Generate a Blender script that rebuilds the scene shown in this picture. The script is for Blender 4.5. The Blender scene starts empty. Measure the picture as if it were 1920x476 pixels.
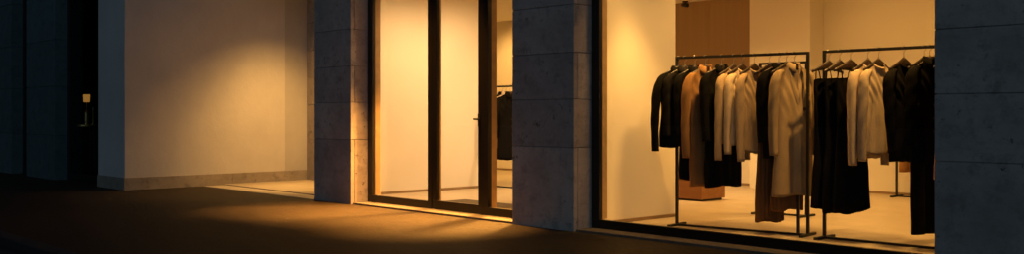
import bpy, bmesh, math, random
from mathutils import Vector, noise
R = math.radians
random.seed(7)
scene = bpy.context.scene
COL = scene.collection

# ------------------------------------------------------------------ helpers
class MB:
    """collects boxes, tubes and lofts and links them as ONE mesh object"""
    def __init__(s):
        s.bm = bmesh.new(); s.tones = {}
        s.lay = s.bm.loops.layers.color.new('tone')
    def _tone(s, faces, t):
        for f in faces:
            for l in f.loops: l[s.lay] = (t, t, t, 1)
    def box(s, x0, x1, y0, y1, z0, z1, bev=0.0, tone=0.5):
        r = bmesh.ops.create_cube(s.bm, size=1)
        vs = r['verts']
        for v in vs:
            v.co = Vector(((x0+x1)/2+v.co.x*(x1-x0), (y0+y1)/2+v.co.y*(y1-y0), (z0+z1)/2+v.co.z*(z1-z0)))
        fs = set(f for v in vs for f in v.link_faces)
        s._tone(fs, tone)
        if bev > 0:
            es = set(e for v in vs for e in v.link_edges)
            q = bmesh.ops.bevel(s.bm, geom=list(es), offset=bev, segments=2, affect='EDGES', profile=0.6)
            s._tone(q['faces'], tone)
        return s
    def loft(s, rings, caps=True, closed=True, tone=0.5):
        vr = [[s.bm.verts.new(p) for p in ring] for ring in rings]
        fs = []
        n = len(vr[0])
        for a, b in zip(vr[:-1], vr[1:]):
            for i in range(n if closed else n-1):
                j = (i+1) % n
                try: fs.append(s.bm.faces.new((a[i], a[j], b[j], b[i])))
                except ValueError: pass
        if caps and closed:
            fs.append(s.bm.faces.new(list(reversed(vr[0])))); fs.append(s.bm.faces.new(vr[-1]))
        s._tone(fs, tone)
        return s
    def tube(s, path, rad, n=10, ry=None):
        path = [Vector(p) for p in path]
        if not isinstance(rad, (list, tuple)): rad = [rad]*len(path)
        rings = []
        for i, p in enumerate(path):
            t = (path[min(i+1, len(path)-1)] - path[max(i-1, 0)]).normalized()
            a = Vector((0, 1, 0)) if abs(t.y) < 0.9 else Vector((1, 0, 0))
            u = t.cross(a).normalized(); w = t.cross(u).normalized()
            r2 = ry[i] if ry else rad[i]
            rings.append([p + u*math.cos(k*2*math.pi/n)*rad[i] + w*math.sin(k*2*math.pi/n)*r2 for k in range(n)])
        return s.loft(rings)
    def disc(s, c, r, h, axis='z', n=16):
        c = Vector(c); d = {'z': Vector((0,0,1)), 'y': Vector((0,1,0)), 'x': Vector((1,0,0))}[axis]
        return s.tube([c, c+d*h], r, n)
    def build(s, name, mat, parent=None, origin=(0,0,0), smooth=False, weld=False):
        if weld: bmesh.ops.remove_doubles(s.bm, verts=s.bm.verts, dist=0.0004)
        bmesh.ops.recalc_face_normals(s.bm, faces=s.bm.faces)
        me = bpy.data.meshes.new(name)
        o = Vector(origin)
        for v in s.bm.verts: v.co -= o
        for f in s.bm.faces: f.smooth = smooth
        s.bm.to_mesh(me); s.bm.free()
        ob = bpy.data.objects.new(name, me); me.materials.append(mat)
        COL.objects.link(ob)
        if parent is not None: ob.parent = parent
        else: ob.location = o
        return ob

def tag(o, label=None, cat=None, group=None, kind=None):
    if label: o['label'] = label
    if cat: o['category'] = cat
    if group: o['group'] = group
    if kind: o['kind'] = kind
    return o
def empty(name, loc=(0,0,0), rz=0.0):
    o = bpy.data.objects.new(name, None); COL.objects.link(o)
    o.location = loc; o.rotation_euler = (0, 0, rz); o.empty_display_size = 0.1
    return o
def copy_tree(o, parent=None):
    c = o.copy(); COL.objects.link(c); c.parent = parent
    for ch in list(o.children): copy_tree(ch, c)
    return c

# ------------------------------------------------------------------ materials
def new_mat(name):
    m = bpy.data.materials.new(name); m.use_nodes = True
    nt = m.node_tree; p = nt.nodes['Principled BSDF']
    return m, nt, p
def node(nt, t, **kw):
    n = nt.nodes.new(t)
    for k, v in kw.items():
        if k in n.inputs.keys() if hasattr(n.inputs, 'keys') else False: n.inputs[k].default_value = v
        else: setattr(n, k, v)
    return n
def coords(nt, scale=(1,1,1)):
    tc = nt.nodes.new('ShaderNodeTexCoord'); mp = nt.nodes.new('ShaderNodeMapping')
    mp.inputs['Scale'].default_value = scale
    nt.links.new(tc.outputs['Object'], mp.inputs['Vector'])
    return mp.outputs['Vector']
def nz(nt, vec, scale, detail=4, rough=.55):
    n = nt.nodes.new('ShaderNodeTexNoise'); n.inputs['Scale'].default_value = scale
    n.inputs['Detail'].default_value = detail; n.inputs['Roughness'].default_value = rough
    nt.links.new(vec, n.inputs['Vector']); return n.outputs['Fac']
def ramp(nt, fac, a, b, ca=(0,0,0,1), cb=(1,1,1,1)):
    r = nt.nodes.new('ShaderNodeValToRGB'); e = r.color_ramp.elements
    e[0].position = a; e[1].position = b; e[0].color = ca; e[1].color = cb
    nt.links.new(fac, r.inputs['Fac']); return r.outputs['Color']
def mix(nt, fac, a, b, mode='MIX'):
    m = nt.nodes.new('ShaderNodeMix'); m.data_type = 'RGBA'; m.blend_type = mode
    for sock, v in ((m.inputs[0], fac), (m.inputs[6], a), (m.inputs[7], b)):
        if hasattr(v, 'is_linked'): nt.links.new(v, sock)
        elif isinstance(v, (int, float)): sock.default_value = v
        else: sock.default_value = (*v, 1) if len(v) == 3 else v
    return m.outputs[2]
def bump(nt, p, h, strength, dist=.01):
    b = nt.nodes.new('ShaderNodeBump'); b.inputs['Strength'].default_value = strength
    b.inputs['Distance'].default_value = dist
    nt.links.new(h, b.inputs['Height']); nt.links.new(b.outputs['Normal'], p.inputs['Normal'])

def m_plain(name, col, rough=.6, metal=0.0, var=.12, scale=4, bscale=0, bstr=.1):
    m, nt, p = new_mat(name)
    v = coords(nt); f = nz(nt, v, scale, 6)
    lo = tuple(c*(1-var) for c in col); hi = tuple(min(1, c*(1+var)) for c in col)
    nt.links.new(mix(nt, ramp(nt, f, .3, .7), lo, hi), p.inputs['Base Color'])
    p.inputs['Roughness'].default_value = rough; p.inputs['Metallic'].default_value = metal
    if bscale: bump(nt, p, nz(nt, v, bscale, 3), bstr)
    return m

def m_stone(name, col, pit=.45, contrast=.3):
    m, nt, p = new_mat(name)
    v = coords(nt); vs = coords(nt, (1, 1, 3.2))
    at = nt.nodes.new('ShaderNodeVertexColor'); at.layer_name = 'tone'
    c = mix(nt, ramp(nt, nz(nt, v, 2.2, 8, .62), .3, .72), tuple(x*(1-contrast) for x in col), tuple(x*(1+contrast*.7) for x in col))
    c = mix(nt, .22, c, mix(nt, ramp(nt, nz(nt, vs, 7, 6, .7), .35, .7), tuple(x*.62 for x in col), tuple(x*1.25 for x in col)))
    c = mix(nt, ramp(nt, nz(nt, v, 6.5, 10, .75), .50, .66), c, tuple(x*.60 for x in col))
    # per block tone
    c = mix(nt, 1.0, c, mix(nt, at.outputs['Color'], (.74,.74,.76), (1.2,1.19,1.15)), 'MULTIPLY')
    # travertine pits gathered in clouds
    pits = nt.nodes.new('ShaderNodeMath'); pits.operation = 'MULTIPLY'
    nt.links.new(ramp(nt, nz(nt, v, 15, 6, .75), .60, .645), pits.inputs[0])
    nt.links.new(ramp(nt, nz(nt, v, 2.2, 3), .44, .60), pits.inputs[1])
    pm = nt.nodes.new('ShaderNodeMath'); pm.operation = 'MULTIPLY'; pm.inputs[1].default_value = pit
    nt.links.new(pits.outputs[0], pm.inputs[0])
    c = mix(nt, pm.outputs[0], c, tuple(x*.16 for x in col))
    nt.links.new(c, p.inputs['Base Color']); p.inputs['Roughness'].default_value = .82
    inv = nt.nodes.new('ShaderNodeMath'); inv.operation = 'SUBTRACT'; inv.inputs[0].default_value = 1
    nt.links.new(pits.outputs[0], inv.inputs[1])
    add = nt.nodes.new('ShaderNodeMath'); add.operation = 'MULTIPLY_ADD'; add.inputs[1].default_value = .35
    nt.links.new(nz(nt, v, 60, 4), add.inputs[0]); nt.links.new(inv.outputs[0], add.inputs[2])
    bump(nt, p, add.outputs[0], .45, .006)
    return m

def m_asphalt(name, col):
    m, nt, p = new_mat(name)
    v = coords(nt)
    c = mix(nt, ramp(nt, nz(nt, v, .8, 8, .65), .32, .68), tuple(x*.62 for x in col), tuple(x*1.35 for x in col))
    c = mix(nt, .8, c, mix(nt, ramp(nt, nz(nt, v, 9, 8, .8), .35, .65), tuple(x*.45 for x in col), tuple(x*1.6 for x in col)))
    c = mix(nt, ramp(nt, nz(nt, v, 95, 3, .7), .55, .72), c, tuple(x*2.4 for x in col))
    c = mix(nt, ramp(nt, nz(nt, v, 17, 2), .745, .765), c, (.22,.2,.17))      # dropped specks of grit
    nt.links.new(c, p.inputs['Base Color']); p.inputs['Roughness'].default_value = .62; p.inputs['Specular IOR Level'].default_value = .3
    add = nt.nodes.new('ShaderNodeMath'); add.operation = 'ADD'
    nt.links.new(nz(nt, v, 34, 6, .75), add.inputs[0]); nt.links.new(nz(nt, v, 5, 5), add.inputs[1])
    bump(nt, p, add.outputs[0], 1.0, .03)
    return m

def m_tiles(name, c1, c2, joint, sx, sy, mortar, rough=.4, bstr=.2, offs=.5):
    m, nt, p = new_mat(name)
    v = coords(nt)
    b = nt.nodes.new('ShaderNodeTexBrick'); nt.links.new(v, b.inputs['Vector'])
    b.inputs['Scale'].default_value = 1; b.inputs['Brick Width'].default_value = sx; b.inputs['Row Height'].default_value = sy
    b.inputs['Mortar Size'].default_value = mortar; b.inputs['Mortar Smooth'].default_value = .2; b.offset = offs
    b.inputs['Color1'].default_value = (*c1, 1); b.inputs['Color2'].default_value = (*c2, 1); b.inputs['Mortar'].default_value = (*joint, 1)
    f = ramp(nt, nz(nt, v, 2.5, 8, .65), .3, .7, (.82,.81,.79,1), (1.06,1.05,1.04,1))
    nt.links.new(mix(nt, 1.0, b.outputs['Color'], f, 'MULTIPLY'), p.inputs['Base Color'])
    p.inputs['Roughness'].default_value = rough
    inv = nt.nodes.new('ShaderNodeMath'); inv.operation = 'MULTIPLY_ADD'; inv.inputs[1].default_value = -1
    nt.links.new(b.outputs['Fac'], inv.inputs[0]); nt.links.new(nz(nt, v, 12, 4), inv.inputs[2])
    bump(nt, p, inv.outputs[0], bstr, .008)
    return m

def m_stucco(name, col, bstr=.55):
    m, nt, p = new_mat(name)
    v = coords(nt)
    c = mix(nt, ramp(nt, nz(nt, v, 1.1, 7, .6), .3, .7), tuple(x*.88 for x in col), tuple(x*1.07 for x in col))
    vs = coords(nt, (6, 6, .5))
    c = mix(nt, .035, c, mix(nt, ramp(nt, nz(nt, vs, 1.2, 5), .35, .65), (.1,.09,.08), (.8,.77,.7)), 'MULTIPLY')
    nt.links.new(c, p.inputs['Base Color']); p.inputs['Roughness'].default_value = .92
    add = nt.nodes.new('ShaderNodeMath'); add.operation = 'ADD'
    nt.links.new(nz(nt, v, 45, 4, .6), add.inputs[0]); nt.links.new(nz(nt, v, 12, 3), add.inputs[1])
    bump(nt, p, add.outputs[0], bstr, .014)
    return m

def m_wood(name, c1, c2, vscale=(14, 14, .6), rough=.5):
    m, nt, p = new_mat(name)
    v = coords(nt, vscale)
    f = nz(nt, v, 1.4, 6, .65)
    nt.links.new(mix(nt, ramp(nt, f, .3, .7), c1, c2), p.inputs['Base Color'])
    p.inputs['Roughness'].default_value = rough
    bump(nt, p, f, .15, .004)
    return m

def m_cloth(name, col, weave=260, rough=.9, sheen=.25, var=.12):
    m, nt, p = new_mat(name)
    v = coords(nt)
    lo = tuple(c*(1-var) for c in col); hi = tuple(c*(1+var) for c in col)
    c = mix(nt, ramp(nt, nz(nt, v, 9, 5), .3, .7), lo, hi)
    c = mix(nt, .35, c, mix(nt, ramp(nt, nz(nt, v, weave, 2), .35, .65), tuple(x*.55 for x in col), tuple(x*1.3 for x in col)))
    nt.links.new(c, p.inputs['Base Color']); p.inputs['Roughness'].default_value = rough
    p.inputs['Sheen Weight'].default_value = sheen; p.inputs['Specular IOR Level'].default_value = .08
    p.inputs['Sheen Tint'].default_value = (*[min(1, x*1.5) for x in col], 1)
    bump(nt, p, nz(nt, v, weave*.6, 2), .25, .003)
    return m

def m_glass(name, ior=1.45, tint=(.97,.97,.95)):
    m = bpy.data.materials.new(name); m.use_nodes = True; nt = m.node_tree
    nt.nodes.clear()
    out = nt.nodes.new('ShaderNodeOutputMaterial'); mx = nt.nodes.new('ShaderNodeMixShader')
    fr = nt.nodes.new('ShaderNodeFresnel'); 
    ge = nt.nodes.new('ShaderNodeNewGeometry'); mi = nt.nodes.new('ShaderNodeMix'); mi.data_type = 'FLOAT'
    nt.links.new(ge.outputs['Backfacing'], mi.inputs[0]); mi.inputs[2].default_value = ior; mi.inputs[3].default_value = 1/ior
    nt.links.new(mi.outputs[0], fr.inputs['IOR'])
    tr = nt.nodes.new('ShaderNodeBsdfTransparent'); tr.inputs['Color'].default_value = (*tint, 1)
    gl = nt.nodes.new('ShaderNodeBsdfGlossy'); gl.inputs['Roughness'].default_value = .01
    gl.inputs['Color'].default_value = (1,1,1,1)
    nt.links.new(fr.outputs[0], mx.inputs[0]); nt.links.new(tr.outputs[0], mx.inputs[1]); nt.links.new(gl.outputs[0], mx.inputs[2])
    nt.links.new(mx.outputs[0], out.inputs['Surface'])
    return m

def m_emit(name, col, strength):
    m, nt, p = new_mat(name)
    p.inputs['Base Color'].default_value = (*col, 1)
    p.inputs['Emission Color'].default_value = (*col, 1); p.inputs['Emission Strength'].default_value = strength
    return m

M = dict(
    stone=m_stone('grey_travertine', (.46,.40,.36), pit=.9),
    stone_dark=m_stone('dark_sandstone', (.085,.13,.135), pit=.2, contrast=.2),
    stone_plinth=m_stone('plinth_limestone', (.36,.30,.235), pit=.55),
    stone_sill=m_plain('threshold_granite', (.13,.11,.088), .7, var=.25, scale=14, bscale=80, bstr=.2),
    stucco=m_stucco('cream_stucco', (.56,.52,.48), .22),
    stucco_shaded=m_stucco('shaded_stucco', (.455,.42,.38), .25),
    plaster=m_plain('warm_plaster', (.74,.69,.60), .75, var=.035, scale=1.3, bscale=30, bstr=.05),
    ceil=m_plain('ceiling_paint', (.72,.68,.6), .85, var=.03),
    wood_panel=m_wood('walnut_panel', (.29,.19,.095), (.33,.22,.115), (9, 9, .35), .5),
    wood_box=m_wood('oak_veneer', (.23,.095,.03), (.32,.145,.05), (1.2, 12, 16), .35),
    asphalt=m_asphalt('worn_asphalt', (.033,.020,.0085)),
    setts=m_tiles('granite_setts', (.03,.032,.034), (.016,.017,.019), (.004,.004,.004), .17, .11, .014, .6, .9),
    kerb=m_plain('kerb_granite', (.022,.022,.023), .7, var=.3, scale=20, bscale=60, bstr=.4),
    forecourt=m_tiles('pale_paving', (.50,.43,.34), (.45,.39,.31), (.28,.23,.18), .9, .6, .006, .7, .25),
    floor=m_tiles('shop_limestone', (.50,.42,.31), (.46,.385,.285), (.33,.26,.19), 1.2, 1.2, .004, .34, .08, 0.0),
    mat=m_plain('coir_mat', (.10,.085,.065), .95, var=.3, scale=80, bscale=200, bstr=.6),
    bronze=m_plain('dark_bronze', (.014,.011,.009), .42, .2, var=.2, scale=6),
    bronze_lit=m_plain('lit_bronze', (.42,.29,.14), .42, .3, var=.15, scale=10),  # lighter copy of the frame bronze, interior light put into its colour
    skirting=m_plain('brown_skirting', (.26,.17,.09), .6),
    black_metal=m_plain('black_steel', (.006,.005,.0045), .5, 0.0, var=.2),
    chrome=m_plain('steel_wire', (.45,.42,.38), .3, 1.0, var=.05),
    hanger=m_wood('dark_hanger_wood', (.022,.012,.007), (.04,.022,.012), (3, 30, 30), .4),
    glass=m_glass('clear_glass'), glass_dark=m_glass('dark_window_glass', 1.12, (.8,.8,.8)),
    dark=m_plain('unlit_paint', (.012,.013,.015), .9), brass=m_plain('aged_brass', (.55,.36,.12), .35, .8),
    black=m_cloth('black_wool', (.0045,.004,.0036), var=.2, sheen=.02), black2=m_cloth('charcoal_wool', (.009,.0078,.0068), var=.2, sheen=.03),
    crepe=m_cloth('black_crepe', (.004,.0036,.0033), 400, .8, .02),
    tan=m_cloth('camel_wool', (.25,.13,.05)), greige=m_cloth('oatmeal_wool', (.31,.225,.13)),
    cream=m_cloth('cream_knit', (.52,.40,.26), 180), sand=m_cloth('sand_knit', (.40,.285,.165), 180),
    brown=m_cloth('tobacco_twill', (.15,.075,.03)), rust=m_cloth('rust_twill', (.26,.13,.05)),
    button=m_plain('horn_button', (.03,.02,.014), .35),
    lens=m_emit('lamp_lens', (1,.72,.38), 12), shade=m_emit('glint_glow', (1,.46,.085), .42),
)

# ------------------------------------------------------------------ setting (X runs along the facade, Y into the shop)
FY = 6.85            # face of the stone piers
GY = 7.10            # front of window frames
LX = -14.5           # stucco return wall
LY = 5.66            # front of the neighbouring corner building
PAV_Y0 = 2.85

tag(MB().box(-70, 70, -60, PAV_Y0-.16, -.30, -.07).build('road', M['setts'], origin=(0,0,0)), kind='structure')
tag(MB().box(-70, 70, PAV_Y0-.16, PAV_Y0, -.30, .004, .012).build('kerb', M['kerb']), kind='structure')
tag(MB().box(-70, 70, PAV_Y0, FY+.02, -.30, 0).build('pavement', M['asphalt']), kind='structure')
tag(MB().box(LX+.001, -11.30, FY+.02, 8.75, -.30, .006).build('forecourt_paving', M['forecourt']), kind='structure')
tag(MB().box(-15.4, -1.7, GY+.10, 13.1, -.30, .02).build('shop_floor', M['floor']), kind='structure')

# --- shop building -------------------------------------------------
SO = (-7, 7, 0)
shop = tag(empty('shop_building', SO), 'grey stone clothes shop with tall lit windows between stone piers', 'building')
def sp(name, mb, mat, parent=shop, **kw): return mb.build(name, mat, parent, SO, **kw)
ZC = [0, .81, 1.28, 1.735, 2.2, 2.665, 3.13, 3.6, 4.07, 4.55, 5.02, 5.5]
def pier(x0, x1, y1, seed, split=True):
    rnd = random.Random(seed); mb = MB()
    g = .0035
    mb.box(x0+.012, x1-.012, FY+.012, y1-.01, .0, 5.5, tone=.1)
    for i, (a, b) in enumerate(zip(ZC[:-1], ZC[1:])):
        a2 = a+g if i else -.05
        if split and i % 2 == 0:           # quoin: a narrow edge strip stands against the side slab
            mb.box(x0, x1, FY, FY+.055, a2, b-g, .005, rnd.uniform(.2,.8))
            mb.box(x0, x1, FY+.062, y1, a2, b-g, .004, rnd.uniform(.2,.8))
        else:
            mb.box(x0, x1, FY, y1, a2, b-g, .005, rnd.uniform(.2,.8))
    return sp('stone_pier', mb, M['stone'])
pier(-11.22, -10.36, 7.30, 1); pier(-7.41, -6.54, 7.30, 2); pier(-3.06, -1.55, 7.30, 5, False)
# stone wall above the openings, roof slab
for x0, x1, zb in ((-10.36, -7.41, 3.0), (-6.54, -3.06, 3.0), (LX+.02, -11.22, 3.35)):
    mb = MB()
    for i, (a, b) in enumerate(((zb, 3.6), (3.6, 4.07), (4.07, 4.55), (4.55, 5.02), (5.02, 5.5))):
        mb.box(x0+.004, x1-.004, FY+.03, 7.28, a+.0035, b-.0035, .004, random.uniform(.2,.8))
    sp('lintel', mb, M['stone'])
mb = MB()
mb.box(-1.548, 12, FY+.01, 7.3, -.05, 5.5, tone=.4)
sp('flank_wall', mb, M['stone'])
sp('roof', MB().box(-15.6, 12, FY-.05, 13.5, 5.51, 5.75, .01), M['stone_sill'])
# inside of the shop
sp('ceiling', MB().box(-11.282, -1.7, 7.30, 8.95, 2.955, 3.05).box(-15.4, -1.7, 8.9501, 13.1, 2.955, 3.05), M['ceil'])
mb = MB()
mb.box(-15.4, -1.6, 13.0, 13.15, 0, 2.954)
sp('back_wall', mb, M['plaster'])
sp('side_wall', MB().box(-1.7, -1.56, 7.31, 12.999, 0, 2.953), M['plaster'])
sp('side_wall', MB().box(-15.4, -15.25, 8.95, 12.999, 0, 2.953), M['plaster'])
sp('entrance_partition', MB().box(-11.28, -11.15, 7.305, 9.62, 0.0, 2.952), M['plaster'])
sp('window_partition', MB().box(-6.76, -6.62, 7.305, 8.52, 0.0, 2.952), M['plaster'])
sp('alcove_wall', MB().box(-15.24, -11.285, 8.80, 8.945, 0, 3.4), M['plaster'])
sp('pilaster', MB().box(-8.42, -7.42, 12.62, 12.998, 0.02, 2.952, .004), M['plaster'])
mb = MB()
for k in range(3):
    x0 = -11.35 + k*.976
    mb.box(x0+.002, x0+.974, 12.955, 12.997, .92, 2.952, .002)
sp('wood_panel', mb, M['wood_panel'])
for q in ((-15.2, -8.43, 12.985, 12.999), (-7.41, -1.71, 12.985, 12.999), (-11.149, -11.140, 7.32, 9.62), (-6.619, -6.610, 7.32, 8.52)):
    sp('skirting', MB().box(*q, .0201, .055, .002), M['skirting'])
# alcove: soffit, stone back wall, right cheek
sp('alcove_soffit', MB().box(LX+.005, -11.23, FY+.04, 8.79, 3.35, 3.41), M['ceil'])
mb = MB()
for a, b in zip(ZC[:7], ZC[1:8]): mb.box(LX+.005, -11.30, 8.72, 8.795, a+.003, min(b, 3.34)-.003, .004, random.uniform(.3,.7))
sp('alcove_stone_lining', mb, M['stone_plinth'])
sp('alcove_cheek', MB().box(-11.30, -11.283, 7.305, 8.715, 0, 3.345), M['plaster'])
# thresholds
sp('threshold', MB().box(-10.355, -7.415, FY+.024, GY+.098, -.1, .022, .006), M['stone_sill'])
sp('threshold', MB().box(-6.535, -3.065, FY+.024, GY+.098, -.1, .022, .006), M['stone_sill'])

def frame_bars(parent, bars, mat, name='frame'):
    if name == 'inner_frame' and len(bars) > 1:
        for b in bars: frame_bars(parent, [b], mat, name)
        return
    mb = MB()
    for b in bars: mb.box(*b, .003)
    return mb.build(name, mat, parent, SO)
Z0, Z1 = .022, 2.99
# large display window
w = sp('display_window', MB().box(-6.54+.004, -3.064, GY, GY+.05, Z0, .105, .003), M['bronze'])
frame_bars(w, [(-6.537, -6.44, GY, GY+.05, .1055, Z1), (-3.16, -3.063, GY, GY+.05, .1055, Z1), (-6.44, -3.16, GY, GY+.05, 2.90, Z1)], M['bronze'])
frame_bars(w, [(-6.537, -6.455, GY+.0505, GY+.135, .1055, 2.95), (-3.145, -3.063, GY+.0505, GY+.135, .1055, 2.95)], M['bronze_lit'], 'inner_frame')
frame_bars(w, [(-6.537, -3.063, GY+.0505, GY+.19, .023, .07)], M['bronze_lit'], 'inner_sill')
MB().box(-6.445, -3.155, GY+.020, GY+.032, .10, 2.905).build('glass_pane', M['glass'], w, SO)
# entrance front: fixed light, door, side light
w = sp('entrance_window', MB().box(-10.356, -9.13, GY, GY+.05, Z0, .11, .003), M['bronze'])
frame_bars(w, [(-10.357, -10.26, GY, GY+.05, .1105, Z1), (-9.128, -9.055, GY, GY+.06, Z0, Z1), (-10.26, -9.13, GY, GY+.05, 2.9, Z1)], M['bronze'])
frame_bars(w, [(-10.357, -10.275, GY+.0505, GY+.135, .1105, 2.95), (-9.115, -9.07, GY+.0605, GY+.15, .0505, 2.95)], M['bronze_lit'], 'inner_frame')
frame_bars(w, [(-10.27, -9.12, GY+.0505, GY+.135, .023, .07)], M['bronze_lit'], 'inner_sill')
MB().box(-10.265, -9.125, GY+.02, GY+.032, .105, 2.905).build('glass_pane', M['glass'], w, SO)
d = sp('entrance_door', MB().box(-9.05, -8.19, GY+.006, GY+.052, .026, .125, .003), M['bronze'])
frame_bars(d, [(-9.05, -8.975, GY+.006, GY+.052, .1255, 2.9), (-8.235, -8.19, GY+.006, GY+.052, .1255, 2.9), (-8.975, -8.235, GY+.006, GY+.052, 2.80, 2.9)], M['bronze'])
frame_bars(d, [(-9.045, -8.985, GY+.0525, GY+.075, .13, 2.9)], M['bronze_lit'], 'inner_frame')
MB().box(-8.98, -8.23, GY+.022, GY+.034, .12, 2.805).build('glass_pane', M['glass'], d, SO)
mb = MB(); mb.box(-8.232, -8.195, GY-.004, GY+.0055, 1.0, 1.14, .003); mb.tube([(-8.215, GY, 1.08), (-8.215, GY-.05, 1.08)], .011); mb.tube([(-8.205, GY-.05, 1.08), (-8.245, GY-.05, 1.08)], .011)
mb.build('handle', M['black_metal'], d, SO, smooth=True)
w = sp('side_light', MB().box(-8.07, -7.413, GY, GY+.05, Z0, .11, .003), M['bronze'])
frame_bars(w, [(-8.185, -8.07, GY, GY+.06, Z0, Z1), (-7.50, -7.413, GY, GY+.05, .1105, Z1), (-8.07, -7.50, GY, GY+.05, 2.9, Z1)], M['bronze'])
frame_bars(w, [(-8.165, -8.08, GY+.0605, GY+.145, .0505, 2.95), (-7.485, -7.413, GY+.0505, GY+.135, .1105, 2.95)], M['bronze_lit'], 'inner_frame')
frame_bars(w, [(-8.08, -7.485, GY+.0505, GY+.135, .023, .07)], M['bronze_lit'], 'inner_sill')
MB().box(-8.075, -7.495, GY+.02, GY+.032, .105, 2.905).build('glass_pane', M['glass'], w, SO)

# --- neighbouring corner building -----------------------------------
CO = (-17, LY, 0)
cb = tag(empty('corner_building', CO), 'dark neighbouring building with pale stucco corner and narrow black window slots', 'building')
def cp(name, mb, mat, parent=cb, **kw): return mb.build(name, mat, parent, CO, **kw)
cp('stucco_wall', MB().box(-15.55, LX, LY, 8.30, 0, 6.2), M['stucco'])
cp('shaded_wall_strip', MB().box(-15.55, LX-.012, 8.3015, 8.95, 0, 6.2), M['stucco_shaded'])  # darker colour stands in for shade at the wall's inner end
mb = MB(); xs = [LY-.016, 7.35, 8.715]
for a, b in zip(xs[:-1], xs[1:]): mb.box(LX+.001, LX+.018, a+.0018, b-.0018, 0.0, .185, .003, random.uniform(.3,.7))
mb.box(-15.552, LX+.001, LY-.018, LY-.001, 0, .185, .003, .5)
cp('plinth', mb, M['stone_plinth'])
def dark_pier(x0, x1):
    mb = MB(); z = [-.05, .76, 1.60, 2.40, 3.2, 4.0, 4.8, 5.6, 6.2]
    mb.box(x0+.012, x1-.012, LY+.012, LY+.30, 0, 6.2, tone=.1)
    for i, (a, b) in enumerate(zip(z[:-1], z[1:])):
        mb.box(x0, x1, LY, LY+.31, a+.004, b-.004, .006, random.uniform(.25,.75))
    return cp('stone_pier', mb, M['stone_dark'])
dark_pier(-19.05, -17.53); dark_pier(-21.4, -19.95); dark_pier(-24.5, -22.3)
for x0, x1 in ((-17.528, -15.553), (-19.948, -19.052), (-22.298, -21.402)):
    cp('lintel', MB().box(x0, x1, LY+.02, LY+.30, 3.6, 6.2), M['stone_dark'])
for x0, x1 in ((-17.525, -15.555), (-19.945, -19.055), (-22.295, -21.405)):
    w = cp('shop_window', MB().box(x0, x1, LY+.20, LY+.26, .0, .12, .003), M['black_metal'])
    for q in (x0, x1-.07): MB().box(q, q+.07, LY+.20, LY+.26, .121, 3.6, .003).build('frame', M['black_metal'], w, CO)
    MB().box(x0+.06, x1-.06, LY+.222, LY+.234, .11, 3.6).build('glass_pane', M['glass_dark'], w, CO)
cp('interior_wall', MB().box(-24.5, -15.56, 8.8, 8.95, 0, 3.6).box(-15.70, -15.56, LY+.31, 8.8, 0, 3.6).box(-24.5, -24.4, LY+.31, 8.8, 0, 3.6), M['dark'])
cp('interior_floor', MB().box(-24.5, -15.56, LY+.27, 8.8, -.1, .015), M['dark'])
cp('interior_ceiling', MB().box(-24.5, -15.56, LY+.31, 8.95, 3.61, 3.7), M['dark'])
cp('roof', MB().box(-24.6, LX+.05, LY-.06, 13.5, 6.21, 6.45), M['stone_dark'])

# glowing lamp and brass rod stand in for a warm glint in the dark window
tb = tag(empty('side_table', (-17.62, 6.22, 0.015)), 'small dark side table barely visible behind the black window slot', 'table')
MB().disc((0,0,.90), .22, .03, n=24).build('tabletop', M['brass'], tb)
for k in range(3):
    a = k*2.094+.4
    MB().tube([(math.cos(a)*.15, math.sin(a)*.15, .90), (math.cos(a)*.2, math.sin(a)*.2, 0)], .012, 8).build('leg', M['black_metal'], tb)
tl = tag(empty('glint_lamp', (-17.64, 6.22, .945)), 'small glowing lamp shape standing in for the glint in the dark left window', 'lamp')
MB().tube([(0,0,0),(0,0,.02),(0,0,.03),(0,0,.21),(0,0,.25)], [.06,.06,.048,.048,.02], 16).build('base', M['brass'], tl)
MB().tube([(0,0,.25),(0,0,.40)], .008, 8).build('stem', M['brass'], tl)
mb = MB(); n = 24
mb.loft([[Vector((r*math.cos(k*2*math.pi/n), r*math.sin(k*2*math.pi/n), z)) for k in range(n)] for r, z in ((.046,.39),(.052,.40),(.058,.52),(.054,.525))])
mb.build('glint_shade', M['shade'], tl, smooth=True)
cs = tag(empty('rod', (-17.50, 6.28, .945)), 'thin brass candlestick standing in for the bright line beside the glint lamp', 'rod')
MB().tube([(0,0,0),(0,0,.015),(0,0,.02),(0,0,.24),(0,0,.25)], [.035,.035,.008,.007,.016], 12).build('stem', M['brass'], cs)
MB().tube([(0,0,.25),(0,0,.30)], .009, 10).build('rod_tip', M['cream'], cs)

# ------------------------------------------------------------------ clothing racks
RZ = 1.71
def rack(p0, p1, h, label, inner=False, s=.013, foot=.17):
    p0, p1 = Vector((*p0, .02)), Vector((*p1, .02))
    L = (p1-p0).length; rz = math.atan2(p1.y-p0.y, p1.x-p0.x)
    r = tag(empty('clothing_rack', p0, rz), label, 'clothing rack', 'black clothing racks in the shop')
    H = h-.02
    MB().box(-s, L+s, -s, s, H-2*s, H, .002).build('rail', M['black_metal'], r)
    for x in (0, L):
        MB().box(x-s, x+s, -s, s, .024, H-2*s-.0005, .002).build('post', M['black_metal'], r)
        MB().box(x-s*1.3, x+s*1.3, -foot, foot, 0, .0235, .003).build('foot', M['black_metal'], r)
    MB().box(s*1.4, L-s*1.4, -s, s, .0, .020, .002).build('base_rail', M['black_metal'], r)
    if inner:
        MB().box(L-.125, L-.10, .04, .065, .0, 1.18, .002).build('inner_post', M['black_metal'], r)
        MB().box(L-.125, L-s-.001, .02, .039, 1.15, 1.18, .002).build('brace', M['black_metal'], r)
    return r, p0, p1, rz
R1 = rack((-6.08, 7.85), (-4.76, 8.06), RZ, 'black metal rack of coats and jackets in the left half of the display window', True)
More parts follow.
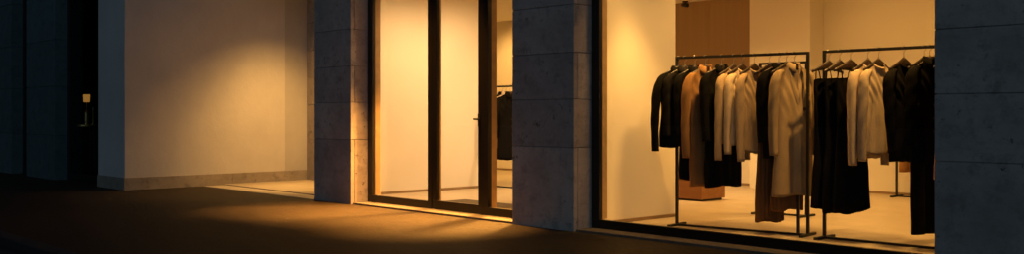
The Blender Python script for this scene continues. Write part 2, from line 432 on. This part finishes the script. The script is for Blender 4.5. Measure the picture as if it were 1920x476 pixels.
R2 = rack((-4.57, 8.02), (-3.30, 8.06), RZ, 'black metal rack beside the right stone pier holding black dresses and cream sweaters')
R3 = rack((-11.52, 9.95), (-9.85, 9.95), 1.56, 'distant black rack of dark coats seen through the glass entrance')
R4 = rack((-6.20, 9.50), (-5.64, 9.52), RZ, 'short black rack standing behind the front rack of coats')
R5 = rack((-6.18, 12.70), (-5.1, 12.72), 1.66, 'black rack against the back wall half hidden by the black clothes')

# ------------------------------------------------------------------ hangers
def make_hanger():
    r = empty('hanger')
    # wooden arms: boomerang of tapering sections
    rings = []
    for k in range(-10, 11):
        s = k/10; x = s*.185; z = -.138 - .060*abs(s)**1.2
        hh = .036*(1-abs(s))**1.6+.014; dd = .011*(1-.25*abs(s)); yy = .012*abs(s)**2
        rings.append([Vector((x, yy+dd*math.cos(a), z+hh*math.sin(a))) for a in [j*math.pi/4 for j in range(8)]])
    MB().loft(rings).build('arms', M['hanger'], r, smooth=True)
    pts = [(0,0,-.095), (0,0,-.05)]
    for k in range(0, 11):
        a = -math.pi/2 + k*(1.35*math.pi)/10
        pts.append((.024*math.cos(a), 0, -.0215+.0245*math.sin(a)) if k else (0.004,0,-.046))
    MB().tube(pts, .0028, 8).build('hook', M['chrome'], r, smooth=True)
    MB().tube([(0,0,-.10),(0,0,-.085)], .007, 10).build('ferrule', M['chrome'], r)
    return r
HANGER = make_hanger(); hang_used = [False]
def hang(rk, t, rot, label):
    _, p0, p1, rz = rk
    p = p0.lerp(p1, t)
    o = HANGER if not hang_used[0] else copy_tree(HANGER)
    hang_used[0] = True
    top = {id(R3): 1.56, id(R5): 1.66}.get(id(rk), RZ)
    o.location = (p.x, p.y, top+.003); o.rotation_euler = (0, R(1.5*math.sin(t*40)), math.pi/2 + rz*0 + R(rot))
    tag(o, label, 'hanger', 'dark wooden hangers on the racks')
    return o

# ------------------------------------------------------------------ garments (local x = shoulder to shoulder, -y = front)
def sm(x): x = max(0, min(1, x)); return x*x*(3-2*x)
def ridge(x): return 1-2*abs(math.sin(x))**.8
def body_mesh(L, w, dep, hem, waist, neck, folds, seed, open_front, top=-.135, slope=.075, hem_wave=0.0, pleat=0):
    rnd = random.Random(seed); mb = MB()
    ns, nr = (84 if pleat else 56), 36
    ph = [rnd.uniform(0, 6.28) for _ in range(8)]
    nk = .062/(w/2)
    def pt(s, r, side):
        a = abs(s)
        z0 = top - slope*max(0, (a-nk*.6)/(1-nk*.6))**1.1 - .016*a**8
        if a < nk: z0 += (-neck if side < 0 else -.010)*(1-(a/nk)**2)
        k = sm(r/.45); k2 = sm((r-.35)/.65)
        hw = w/2*(1 + (waist-1)*k*(1-k2) + (hem-1)*k2) + .005*math.sin(ph[6]+r*9)*r
        x = s*(w/2*(1-sm(r/.15)) + hw*sm(r/.15))
        z = z0 + (-L - z0)*r + hem_wave*r**3*math.sin(s*4+ph[5])
        D = (.026 + (dep-.026)*sm(r/.25)*(.7+.3*sm(r))) if not pleat else dep*(.45+.55*sm(r))
        prof = math.sqrt(max(0, 1-a**3.4))
        y = side*D*.5*prof
        if a < nk and r < .08: y += side*.026*(1-(a/nk)**2)*(1-r/.08)
        f = ridge(s*2.3+ph[0]+r*.5)*.55 + ridge(s*4.1+ph[1]-r*.4)*.35 + math.sin(s*13+ph[2]+.8*r)*.2
        amp = folds*(.25*sm(r/.12)+.75*sm((r-.1)/.7))
        e = min(1, prof*1.5)
        y += amp*f*e*(1 if side < 0 else .6)
        y += .006*noise.noise(Vector((x*14+seed, z*5, side*3)))*e*sm(r/.1)
        # diagonal drag lines falling from the shoulder
        y += side*.005*math.sin((a*1.0+r*2.2)*17+ph[3])*e*sm(r/.06)*sm((.5-r)/.3)
        if pleat: y += side*.011*ridge(s*pleat*.5)*sm((r-.12)/.3)*prof
        if open_front and side < 0 and s > .02: y -= .008*prof*sm(r/.06)
        x += .007*noise.noise(Vector((seed*3, z*6, s*2)))*r
        return Vector((x, y, z))
    for side in (-1, 1):
        mb.loft([[pt(-1+2*i/ns, r/nr, side) for i in range(ns+1)] for r in range(nr+1)], caps=False, closed=False)
    fr = [pt(-1+2*i/ns, 1, -1) for i in range(ns+1)]; bk = [pt(-1+2*i/ns, 1, 1) for i in range(ns+1)]
    up = Vector((0,0,.02))
    mb.loft([fr, [p*.94+q*.06+up for p, q in zip(fr, bk)], [p*.06+q*.94+up for p, q in zip(fr, bk)], bk], caps=False, closed=False)
    return mb, pt
def patch_mesh(pt, edges, r0, r1, n=14, m=8, lift=.005, side=-1):
    """a cloth piece lying on the front of a body: lapel, pocket flap"""
    mb = MB(); o1, o2 = Vector((0, side*lift, 0)), Vector((0, side*.0005, 0))
    top, low = [], []
    for i in range(n+1):
        r = r0+(r1-r0)*i/n; s0, s1 = edges(i/n)
        top.append([pt(s0+(s1-s0)*j/m, r, side)+o1 for j in range(m+1)])
        low.append([pt(s0+(s1-s0)*j/m, r, side)+o2 for j in range(m+1)])
    mb.loft([t+list(reversed(l)) for t, l in zip(top, low)])
    return mb
def catmull(P, t):
    n = len(P)-1; i = min(int(t*n), n-1); u = t*n-i
    g = lambda k: P[max(0, min(n, k))]
    a, b, c, d = (Vector(g(i+k)) for k in (-1, 0, 1, 2))
    return .5*(2*b + (c-a)*u + (2*a-5*b+4*c-d)*u*u + (3*b-a-3*c+d)*u**3)
def sleeve_mesh(side, w, top, ln, r0, r1, seed, out=.03):
    rnd = random.Random(seed*13+int(side)); n = 20; N = 30
    h = w/2; zs = top-.075; sw = rnd.uniform(-.02, .03)
    P = [(h-.085, 0, top-.062), (h-.03, 0, top-.090), (h+.004, 0, top-.145), (h+out*.55, -.004, top-.24), (h+out*.9, -.012+sw*.3, zs-ln*.48), (h+out, -.02+sw*.7, zs-ln*.74), (h+out*.9, -.03+sw, zs-ln)]
    RX = [(.016, .016, 0), (.034, .038, 0), (.040, r0*.92, 0), (.042, r0, 0), (.040, r0*.9, 0), (.037, r1*1.05, 0), (.035, r1, 0)]
    ph = rnd.uniform(0, 6); rings = []
    for k in range(N+1):
        t = k/N; p = catmull(P, t); q = catmull(RX, t)
        tg = (catmull(P, min(1, t+.01)) - catmull(P, max(0, t-.01))).normalized()
        nx = Vector((tg.z, 0, -tg.x)).normalized()
        ring = []
        for j in range(n):
            a = j*2*math.pi/n; c, si = math.cos(a), math.sin(a)
            e = sm((t-.3)/.2)
            wob = 1 + e*(.05*math.sin(t*34+a*2+ph)*sm((1-t)*6) + .09*noise.noise(Vector((c*1.2+seed, si*1.2, t*5)))) + e*.10*ridge(a*1.5+ph)
            ring.append(p*1 + nx*(q.x*wob*c) + Vector((0, q.y*wob*si, 0)))
        rings.append([Vector((side*v.x, v.y, v.z)) for v in ring])
    c = rings[-1]; m_ = sum(c, Vector())/n
    rings.append([m_+(p-m_)*.88+Vector((0,0,.003)) for p in c]); rings.append([m_+(p-m_)*.8+Vector((0,0,.03)) for p in c])
    return MB().loft(rings)
def collar_mesh(kind, top):
    mb = MB(); n = 28
    if kind == 'knit':
        path = []
        for k in range(n):
            a = k*2*math.pi/n
            path.append(Vector((.064*math.cos(a), .034*math.sin(a)-.004, top-.006-.034*max(0, -math.sin(a)))))
        rings = []
        for i, p in enumerate(path):
            o = Vector((p.x, p.y, 0)).normalized()
            rings.append([p+o*.006*math.cos(b)+Vector((0,0,.011*math.sin(b))) for b in [j*math.pi/4 for j in range(8)]])
        rings.append(rings[0]); mb.loft(rings, caps=False)
    else:
        prof = []
        for k in range(n+1):                      # stand and fall of a coat collar, open at the front
            a = -math.pi/2 + .30 + k*(2*math.pi-.6)/n
            c, s = math.cos(a), math.sin(a)
            front = max(0, -s)
            def P(r, z): return Vector((r*c, r*.60*s, top+z-.022*front))
            prof.append([P(.056, -.015), P(.058, .022), P(.064, .029), P(.080, .0-.025*front), P(.087, -.030-.035*front), P(.079, -.028-.035*front), P(.066, -.002)])
        rings = [list(r) for r in zip(*prof)]
        rings.append(rings[0]); mb.loft(rings, caps=False, closed=False)
    return mb
GARMENTS = 'clothes hanging on the shop racks'
def garment(rk, t, rot, name, cat, label, mat, bottom, w=.46, dep=.12, sleeves=.60, hem=1.0, waist=.94, neck=.05, folds=.019, collar='coat', flaps=True,
            open_front=True, buttons=3, seed=1, out=.045, hlabel=None, r0=.058, r1=.045, top=None, hem_wave=.01):
    _, p0, p1, rz = rk
    p = p0.lerp(p1, t); H = {id(R3): 1.56, id(R5): 1.66}.get(id(rk), RZ)
    g = tag(empty(name, (p.x, p.y, H), math.pi/2+R(rot)), label, cat, GARMENTS)
    g.rotation_euler[1] = R(1.2*math.sin(seed*5))
    L = H-bottom
    if top is None: top = -.118 if collar == 'coat' else -.140
    mb, pt = body_mesh(L, w, dep, hem, waist, neck, folds, seed, open_front, top, hem_wave=hem_wave)
    mb.build('body', mat, g, smooth=True, weld=True)
    if sleeves:
        for sd in (-1, 1): sleeve_mesh(sd, w, top, sleeves, r0, r1, seed, out).build('sleeve', mat, g, smooth=True)
    if collar: collar_mesh('coat' if collar == 'coat' else 'knit', top).build('collar', mat, g, smooth=True, weld=True)
    if collar == 'coat':
        rl = min(.42, .36/L)
        for sd in (-1, 1):
            patch_mesh(pt, lambda q, sd=sd: (sd*.03, sd*(.03+(.36 if q < .32 else .42)*(1-q)**.8)), .035, rl).build('lapel', mat, g)
            if flaps: patch_mesh(pt, lambda q, sd=sd: (sd*.36, sd*.80), .40/L+.12, .40/L+.12+.05/L, 3, 8).build('pocket_flap', mat, g)
    for k in range(buttons if open_front else 0):
        r = (.40+k*.13)/L
        if r < .92:
            p = pt(-.06, r, -1); MB().disc((p.x, p.y-.006, p.z), .012, .007, 'y').build('button', M['button'], g)
    hang(rk, t, rot, hlabel or ('dark wooden hanger carrying the ' + label.split(' ', 0)[0]))
    return g
def dress(rk, t, rot, name, cat, label, mat, bottom, w=.36, dep=.13, hem=1.35, pleat=40, strap_top=-.13, bust=-.27, seed=1, hlabel=None, straps=True, folds=.012):
    _, p0, p1, rz = rk
    p = p0.lerp(p1, t); H = {id(R3): 1.56, id(R5): 1.66}.get(id(rk), RZ)
    g = tag(empty(name, (p.x, p.y, H), math.pi/2+R(rot)), label, cat, GARMENTS)
    body_mesh(H-bottom, w, dep, hem, .92, .02, folds, seed, False, top=bust, slope=.012, hem_wave=.012, pleat=pleat)[0].build('body', mat, g, smooth=True, weld=True)
    if straps:
        for s in (-1, 1):
            MB().tube([(s*.13, -.03, bust-.02), (s*.135, -.02, bust+.05), (s*.14, 0, strap_top-.035), (s*.135, .02, bust+.05), (s*.13, .03, bust-.02)], .0045, 8).build('strap', mat, g, smooth=True)
    hang(rk, t, rot, hlabel)
    return g
def trousers(rk, t, rot, label, mat, bottom, w=.30, seed=1, hlabel=None):
    _, p0, p1, rz = rk
    p = p0.lerp(p1, t); H = {id(R3): 1.56, id(R5): 1.66}.get(id(rk), RZ)
    g = tag(empty('trousers', (p.x, p.y, H), math.pi/2+R(rot)), label, 'trousers', GARMENTS)
    MB().box(-w/2-.02, w/2+.02, -.028, .028, -.21, -.17, .008).build('waistband', mat, g)
    for s in (-1, 1):
        rings = []
        for k in range(18):
            tt = k/17; z = -.205 + (bottom-H+.205)*tt
            ring = []
            for j in range(20):
                a = j*2*math.pi/20
                ring.append(Vector((s*(w*.25+.008*tt)+w*.27*(1-.12*tt)*math.cos(a)*(1+.05*noise.noise(Vector((seed, tt*5, s)))),
                                    (.030+.012*sm(tt*2))*math.sin(a)+.008*noise.noise(Vector((math.cos(a)*2+seed, tt*6, s*4))), z)))
            rings.append(ring)
        MB().loft(rings).build('leg', mat, g, smooth=True)
    hang(rk, t, rot, hlabel)
    return g

W = 'dark wooden hanger carrying the '
# front rack, left to right
garment(R1, .010, -24, 'jacket', 'jacket', 'short black jacket at the left end of the front rack, by the post', M['black'], .81, .39, .10, .75, 1.0, .95, seed=3, out=.055, hlabel=W+'short black jacket beside the left rack post')
garment(R1, .066, -20, 'jacket', 'jacket', 'charcoal jacket tucked directly behind the leftmost black jacket', M['black2'], .82, .38, .09, .60, seed=4, out=.02, hlabel=W+'charcoal jacket second from the left')
garment(R1, .150, -18, 'coat', 'coat', 'long black coat squeezed between charcoal jacket and tan coat', M['black'], .49, .38, .09, .58, seed=5, out=.02, hlabel=W+'long black coat left of the tan coat')
garment(R1, .235, -20, 'coat', 'coat', 'tan camel coat with turned up collar hanging on the front rack', M['tan'], .43, .40, .10, .80, 1.06, .96, seed=6, out=.05, hlabel=W+'tan camel coat')
garment(R1, .362, -15, 'coat', 'coat', 'long black coat hanging just right of the tan camel coat', M['black'], .44, .41, .12, .64, 1.03, .97, seed=7, out=.025, hlabel=W+'black coat right of the tan one')
garment(R1, .455, -8, 'cardigan', 'cardigan', 'sand coloured cardigan hanging beside the long black coat', M['sand'], .86, .35, .06, .80, .95, .93, .10, collar='knit', buttons=2, seed=8, out=.02, r0=.046, r1=.034, hlabel=W+'sand cardigan next to the black coat')
garment(R1, .525, -8, 'sweater', 'sweater', 'cream sweater with round neck, left one of two on the front rack', M['cream'], .84, .36, .07, .74, .97, .94, .05, collar='knit', open_front=False, seed=9, out=.02, r0=.046, r1=.034, hlabel=W+'left cream sweater of the front rack')
garment(R1, .612, -8, 'sweater', 'sweater', 'pale cream sweater with the widest visible front, mid front rack', M['sand'], .78, .38, .07, .80, .98, .95, .05, collar='knit', open_front=False, seed=10, out=.025, r0=.048, r1=.035, folds=.026, hlabel=W+'pale sweater in the middle of the front rack')
dress(R1, .725, -12, 'dress', 'dress', 'long tobacco brown dress reaching almost to the floor', M['brown'], .13, .30, .11, 1.15, 26, seed=11, hlabel=W+'long tobacco brown dress')
garment(R1, .795, -14, 'jacket', 'jacket', 'black jacket between brown long dress and large oatmeal coat', M['black'], .74, .40, .11, .64, seed=12, out=.03, hlabel=W+'black jacket left of the oatmeal coat')
dress(R1, .850, -10, 'skirt', 'skirt', 'pleated brown skirt showing below the large oatmeal coat', M['brown'], .25, .34, .10, 1.2, 44, bust=-.55, straps=False, seed=13, hlabel=W+'pleated brown skirt')
garment(R1, .905, -13, 'coat', 'coat', 'large oatmeal wool coat with collar at the right end of the front rack', M['greige'], .385, .44, .13, .76, 1.12, 1.0, seed=14, out=.045, flaps=False, buttons=0, folds=.022, hlabel=W+'large oatmeal coat')
# rack beside the right pier
dress(R2, .035, -16, 'dress', 'dress', 'black strap dress hanging first from the left on the right rack', M['crepe'], .30, .36, .13, 1.12, 40, bust=-.25, seed=15, hlabel=W+'leftmost black strap dress')
dress(R2, .115, -14, 'dress', 'dress', 'black strap dress in the middle of three on the right rack', M['crepe'], .26, .36, .13, 1.14, 44, bust=-.25, seed=16, hlabel=W+'middle black strap dress')
dress(R2, .197, -14, 'dress', 'dress', 'black strap dress nearest the cream sweaters on the right rack', M['crepe'], .29, .36, .13, 1.16, 36, bust=-.25, seed=17, hlabel=W+'black strap dress next to the cream sweaters')
garment(R2, .316, -9, 'sweater', 'sweater', 'cream sweater with long sleeves beside the black strap dresses', M['cream'], .76, .37, .07, .80, 1.0, .96, .05, collar='knit', open_front=False, seed=18, out=.025, r0=.048, r1=.035, hlabel=W+'cream sweater beside the black dresses')
garment(R2, .392, -9, 'sweater', 'sweater', 'cream sweater hanging between its twin and the black sweater', M['cream'], .80, .38, .08, .76, 1.0, .96, .05, collar='knit', open_front=False, seed=19, out=.02, r0=.048, r1=.035, folds=.026, hlabel=W+'cream sweater beside the black sweater')
garment(R2, .566, -10, 'sweater', 'sweater', 'plain black sweater with open neck right of the cream sweaters', M['black2'], .74, .39, .10, .68, 1.0, .95, .05, collar='knit', open_front=False, seed=20, out=.02, r0=.056, r1=.044, hlabel=W+'black sweater')
trousers(R2, .700, -12, 'long black trousers below the black blazer next to the right pier', M['black'], .14, .30, 21, W+'long black trousers')
garment(R2, .735, -14, 'blazer', 'blazer', 'black blazer with collar half covered by the right stone pier', M['black'], .74, .42, .12, .64, seed=22, out=.03, hlabel=W+'black blazer by the right pier')
dress(R2, .86, -10, 'dress', 'dress', 'rust brown dress just showing at the edge of the right pier', M['rust'], .62, .34, .11, 1.1, 20, seed=23, bust=-.18, hlabel=W+'rust brown dress behind the right pier')
# entrance rack
garment(R3, .045, -2, 'coat', 'coat', 'tan coat at the left end of the rack inside the entrance', M['tan'], .80, .42, .10, .55, seed=24, hlabel=W+'tan coat inside the entrance')
garment(R3, .325, -8, 'coat', 'coat', 'black coat, leftmost dark one on the rack inside the entrance', M['black'], .44, .44, .12, .60, seed=25, hlabel=W+'leftmost black coat inside the entrance')
garment(R3, .375, -8, 'coat', 'coat', 'cream coat between two black coats inside the entrance', M['cream'], .62, .44, .11, .58, seed=26, hlabel=W+'cream coat inside the entrance')
garment(R3, .425, -8, 'coat', 'coat', 'black coat in front of the cream coat inside the entrance', M['black'], .46, .44, .12, .60, seed=27, hlabel=W+'black coat next to the first pier edge inside the entrance')
# racks further back
trousers(R4, .22, -10, 'rust brown trousers on the short rack behind the pale sweaters', M['rust'], .32, .28, 28, W+'rust trousers on the short rear rack')
garment(R4, .55, -10, 'jacket', 'jacket', 'black jacket on the short rear rack behind the front rack', M['black2'], .76, .42, .12, .58, seed=29, hlabel=W+'black jacket on the short rear rack')
trousers(R5, .14, -20, 'rust trousers hanging on the rack against the back wall', M['rust'], .36, .26, 30, W+'rust trousers at the back wall')
garment(R5, .50, -10, 'coat', 'coat', 'black coat on the rack against the back wall', M['black2'], .50, .44, .12, .58, seed=31, hlabel=W+'black coat at the back wall')

# plinth, mat, ceiling fitting
bx = tag(empty('display_plinth', (-7.95, 10.42, .02)), 'low reddish wooden display plinth on the shop floor behind the coats', 'plinth')
MB().box(-.46, .46, -.25, .25, .025, .40, .006).build('body', M['wood_box'], bx)
MB().box(-.43, .43, -.22, .22, 0, .0245).build('recessed_base', M['black_metal'], bx)
tag(MB().box(-9.7, -7.6, 7.36, 8.15, .02, .032, .003).build('door_mat', M['mat'], origin=(-8.6, 7.75, .02)), 'flat grey brown door mat on the floor inside the entrance', 'mat')
cam_f = tag(empty('ceiling_camera', (-9.75, 12.80, 2.955)), 'small dark fitting under the ceiling above the walnut panel', 'ceiling camera')
MB().disc((0,0,-.02), .05, .02).build('base', M['black_metal'], cam_f)
mb = MB(); mb.tube([(0,0,-.02),(0,0,-.05)], .012); mb.tube([(-.05,.0,-.06),(.07,-.03,-.075)], .032, 14); mb.build('housing', M['black_metal'], cam_f, smooth=True)

# ------------------------------------------------------------------ light
WARM = (1.0, .525, .135)
def spot(loc, target, power, half, blend=.4, radius=.05, col=WARM, fixture=True):
    l = bpy.data.lights.new('downlight', 'SPOT'); l.energy = power; l.color = col
    l.spot_size = R(half*2); l.spot_blend = blend; l.shadow_soft_size = radius
    o = bpy.data.objects.new('downlight', l); COL.objects.link(o); o.location = loc
    o.rotation_euler = (Vector(target)-Vector(loc)).to_track_quat('-Z', 'Y').to_euler()
    if fixture:
        zc = 2.955 if loc[2] < 3 else 3.35
        f = MB().tube([(loc[0],loc[1],zc-.001),(loc[0],loc[1],zc-.012)], .075, 20).build('downlight_ring', M['black_metal'], shop, SO)
        MB().disc((loc[0],loc[1],zc-.014), .05, .0015).build('lens', M['lens'], f, SO)
    return o
PALE = (1.0, .60, .26)
# alcove wall washers; last two are unseen spots added to brighten floor and wall
spot((-13.15, 8.0, 3.30), (-13.32, 8.0, 0), 265, 54, .7, .08)
spot((-12.10, 7.40, 3.30), (-14.5, 6.9, .6), 25, 42, 1.0, .08)
spot((-12.75, 8.0, 3.30), (-12.95, 8.05, 0), 560, 24, .9, .08)
spot((-12.30, 8.10, 3.30), (-14.5, 7.9, .25), 400, 27, 1.0, .1)
# entrance: wall washers and the spots that throw the pool on to the pavement
spot((-9.75, 8.10, 2.92), (-11.0, 8.25, .3), 300, 66, 1.0, .1, PALE)
spot((-9.75, 9.25, 2.92), (-11.0, 9.25, .3), 250, 66, 1.0, .1, PALE)
spot((-8.6, 10.4, 2.92), (-9.6, 10.6, 0), 420, 60, .8, .06, PALE)
AMBER = (1.0, .42, .075)
for tx, ty, pw in ((-10.5, 6.65, 5200), (-9.2, 6.55, 5600), (-7.85, 6.7, 6500)):
    spot((-9.05+(tx+9.3)*.06, 9.20, 2.92), (tx, ty, 0), pw, 14, .9, .24, AMBER, fixture=tx == -9.3)
for lx, tx, ty in ((-9.42, -10.02, 6.2), (-9.00, -9.15, 6.25), (-8.35, -7.95, 6.25)):  # unseen lintel spots, added to fill out the pavement pool
    spot((lx, 6.97, 2.98), (tx, ty, 0), 2300, 24, 1.0, .06, AMBER, fixture=False)
# display window
spot((-5.0, 7.5, 2.92), (-6.7, 7.9, .3), 210, 32, 1.0, .15)
spot((-6.02, 7.42, 2.92), (-6.62, 8.0, .0), 85, 48, 1.0, .08)
spot((-6.10, 7.60, 2.92), (-6.56, 7.95, 0), 235, 27, 1.0, .1, fixture=False)  # unseen fill without a fitting, added to brighten the low partition wall
spot((-5.8, 8.9, 2.92), (-6.7, 7.8, .6), 110, 50, 1.0, .1)
spot((-4.9, 7.72, 2.92), (-5.3, 8.5, 0), 180, 40, .7)
spot((-3.8, 7.72, 2.92), (-4.1, 8.5, 0), 270, 40, .7)
spot((-5.3, 10.4, 2.92), (-5.5, 10.4, 0), 330, 54, .8)
spot((-2.7, 10.0, 2.92), (-3.2, 10.3, 0), 210, 50, .8)
spot((-7.7, 10.3, 2.92), (-7.9, 11.2, 0), 420, 58, .8)
# back wall washers
spot((-6.4, 11.0, 2.92), (-6.4, 13.4, .2), 70, 64, 1.0)
spot((-4.7, 11.0, 2.92), (-4.7, 13.4, .2), 80, 64, 1.0)
spot((-3.0, 11.0, 2.92), (-3.0, 13.4, .2), 70, 64, 1.0)
spot((-13.6, 11.6, 2.92), (-13.8, 13.2, 0), 260, 60, .6)
spot((-12.6, 11.0, 2.92), (-12.6, 11.0, 0), 200, 60, .6)
# the last cold glow of the sky over the street
sl = bpy.data.lights.new('dusk_sun', 'SUN'); sl.energy = .29; sl.angle = R(40); sl.color = (.44, .74, 1.0)
so = bpy.data.objects.new('dusk_sun', sl); COL.objects.link(so); so.location = (3, -8, 8)
so.rotation_euler = Vector((-.6, .78, -.13)).to_track_quat('-Z', 'Y').to_euler()

w = bpy.data.worlds.new('World'); scene.world = w; w.use_nodes = True
nt = w.node_tree; bg = nt.nodes['Background']
sky = nt.nodes.new('ShaderNodeTexSky'); sky.sky_type = 'NISHITA'; sky.sun_disc = False
sky.sun_elevation = R(-4.5); sky.sun_rotation = R(20); sky.altitude = 100
nt.links.new(sky.outputs['Color'], bg.inputs['Color']); bg.inputs['Strength'].default_value = 2.5

# ------------------------------------------------------------------ camera
A = R(42.75)
cd = bpy.data.cameras.new('camera'); co = bpy.data.objects.new('camera', cd); COL.objects.link(co)
co.location = (0, 0, 1.15)
v = Vector((-math.cos(A), math.sin(A), 0))
co.rotation_euler = v.to_track_quat('-Z', 'Y').to_euler()
cd.sensor_width = 36; cd.lens = 36*1850/1920; cd.shift_y = -27/1920
cd.clip_end = 400; cd.clip_start = .05
scene.camera = co
scene.view_settings.view_transform = 'Standard'; scene.view_settings.look = 'None'
scene.view_settings.exposure = 0; scene.view_settings.gamma = 1
scene.render.engine = 'CYCLES'
scene.cycles.max_bounces = 10; scene.cycles.diffuse_bounces = 5; scene.cycles.transparent_max_bounces = 16
scene.cycles.sample_clamp_indirect = 4
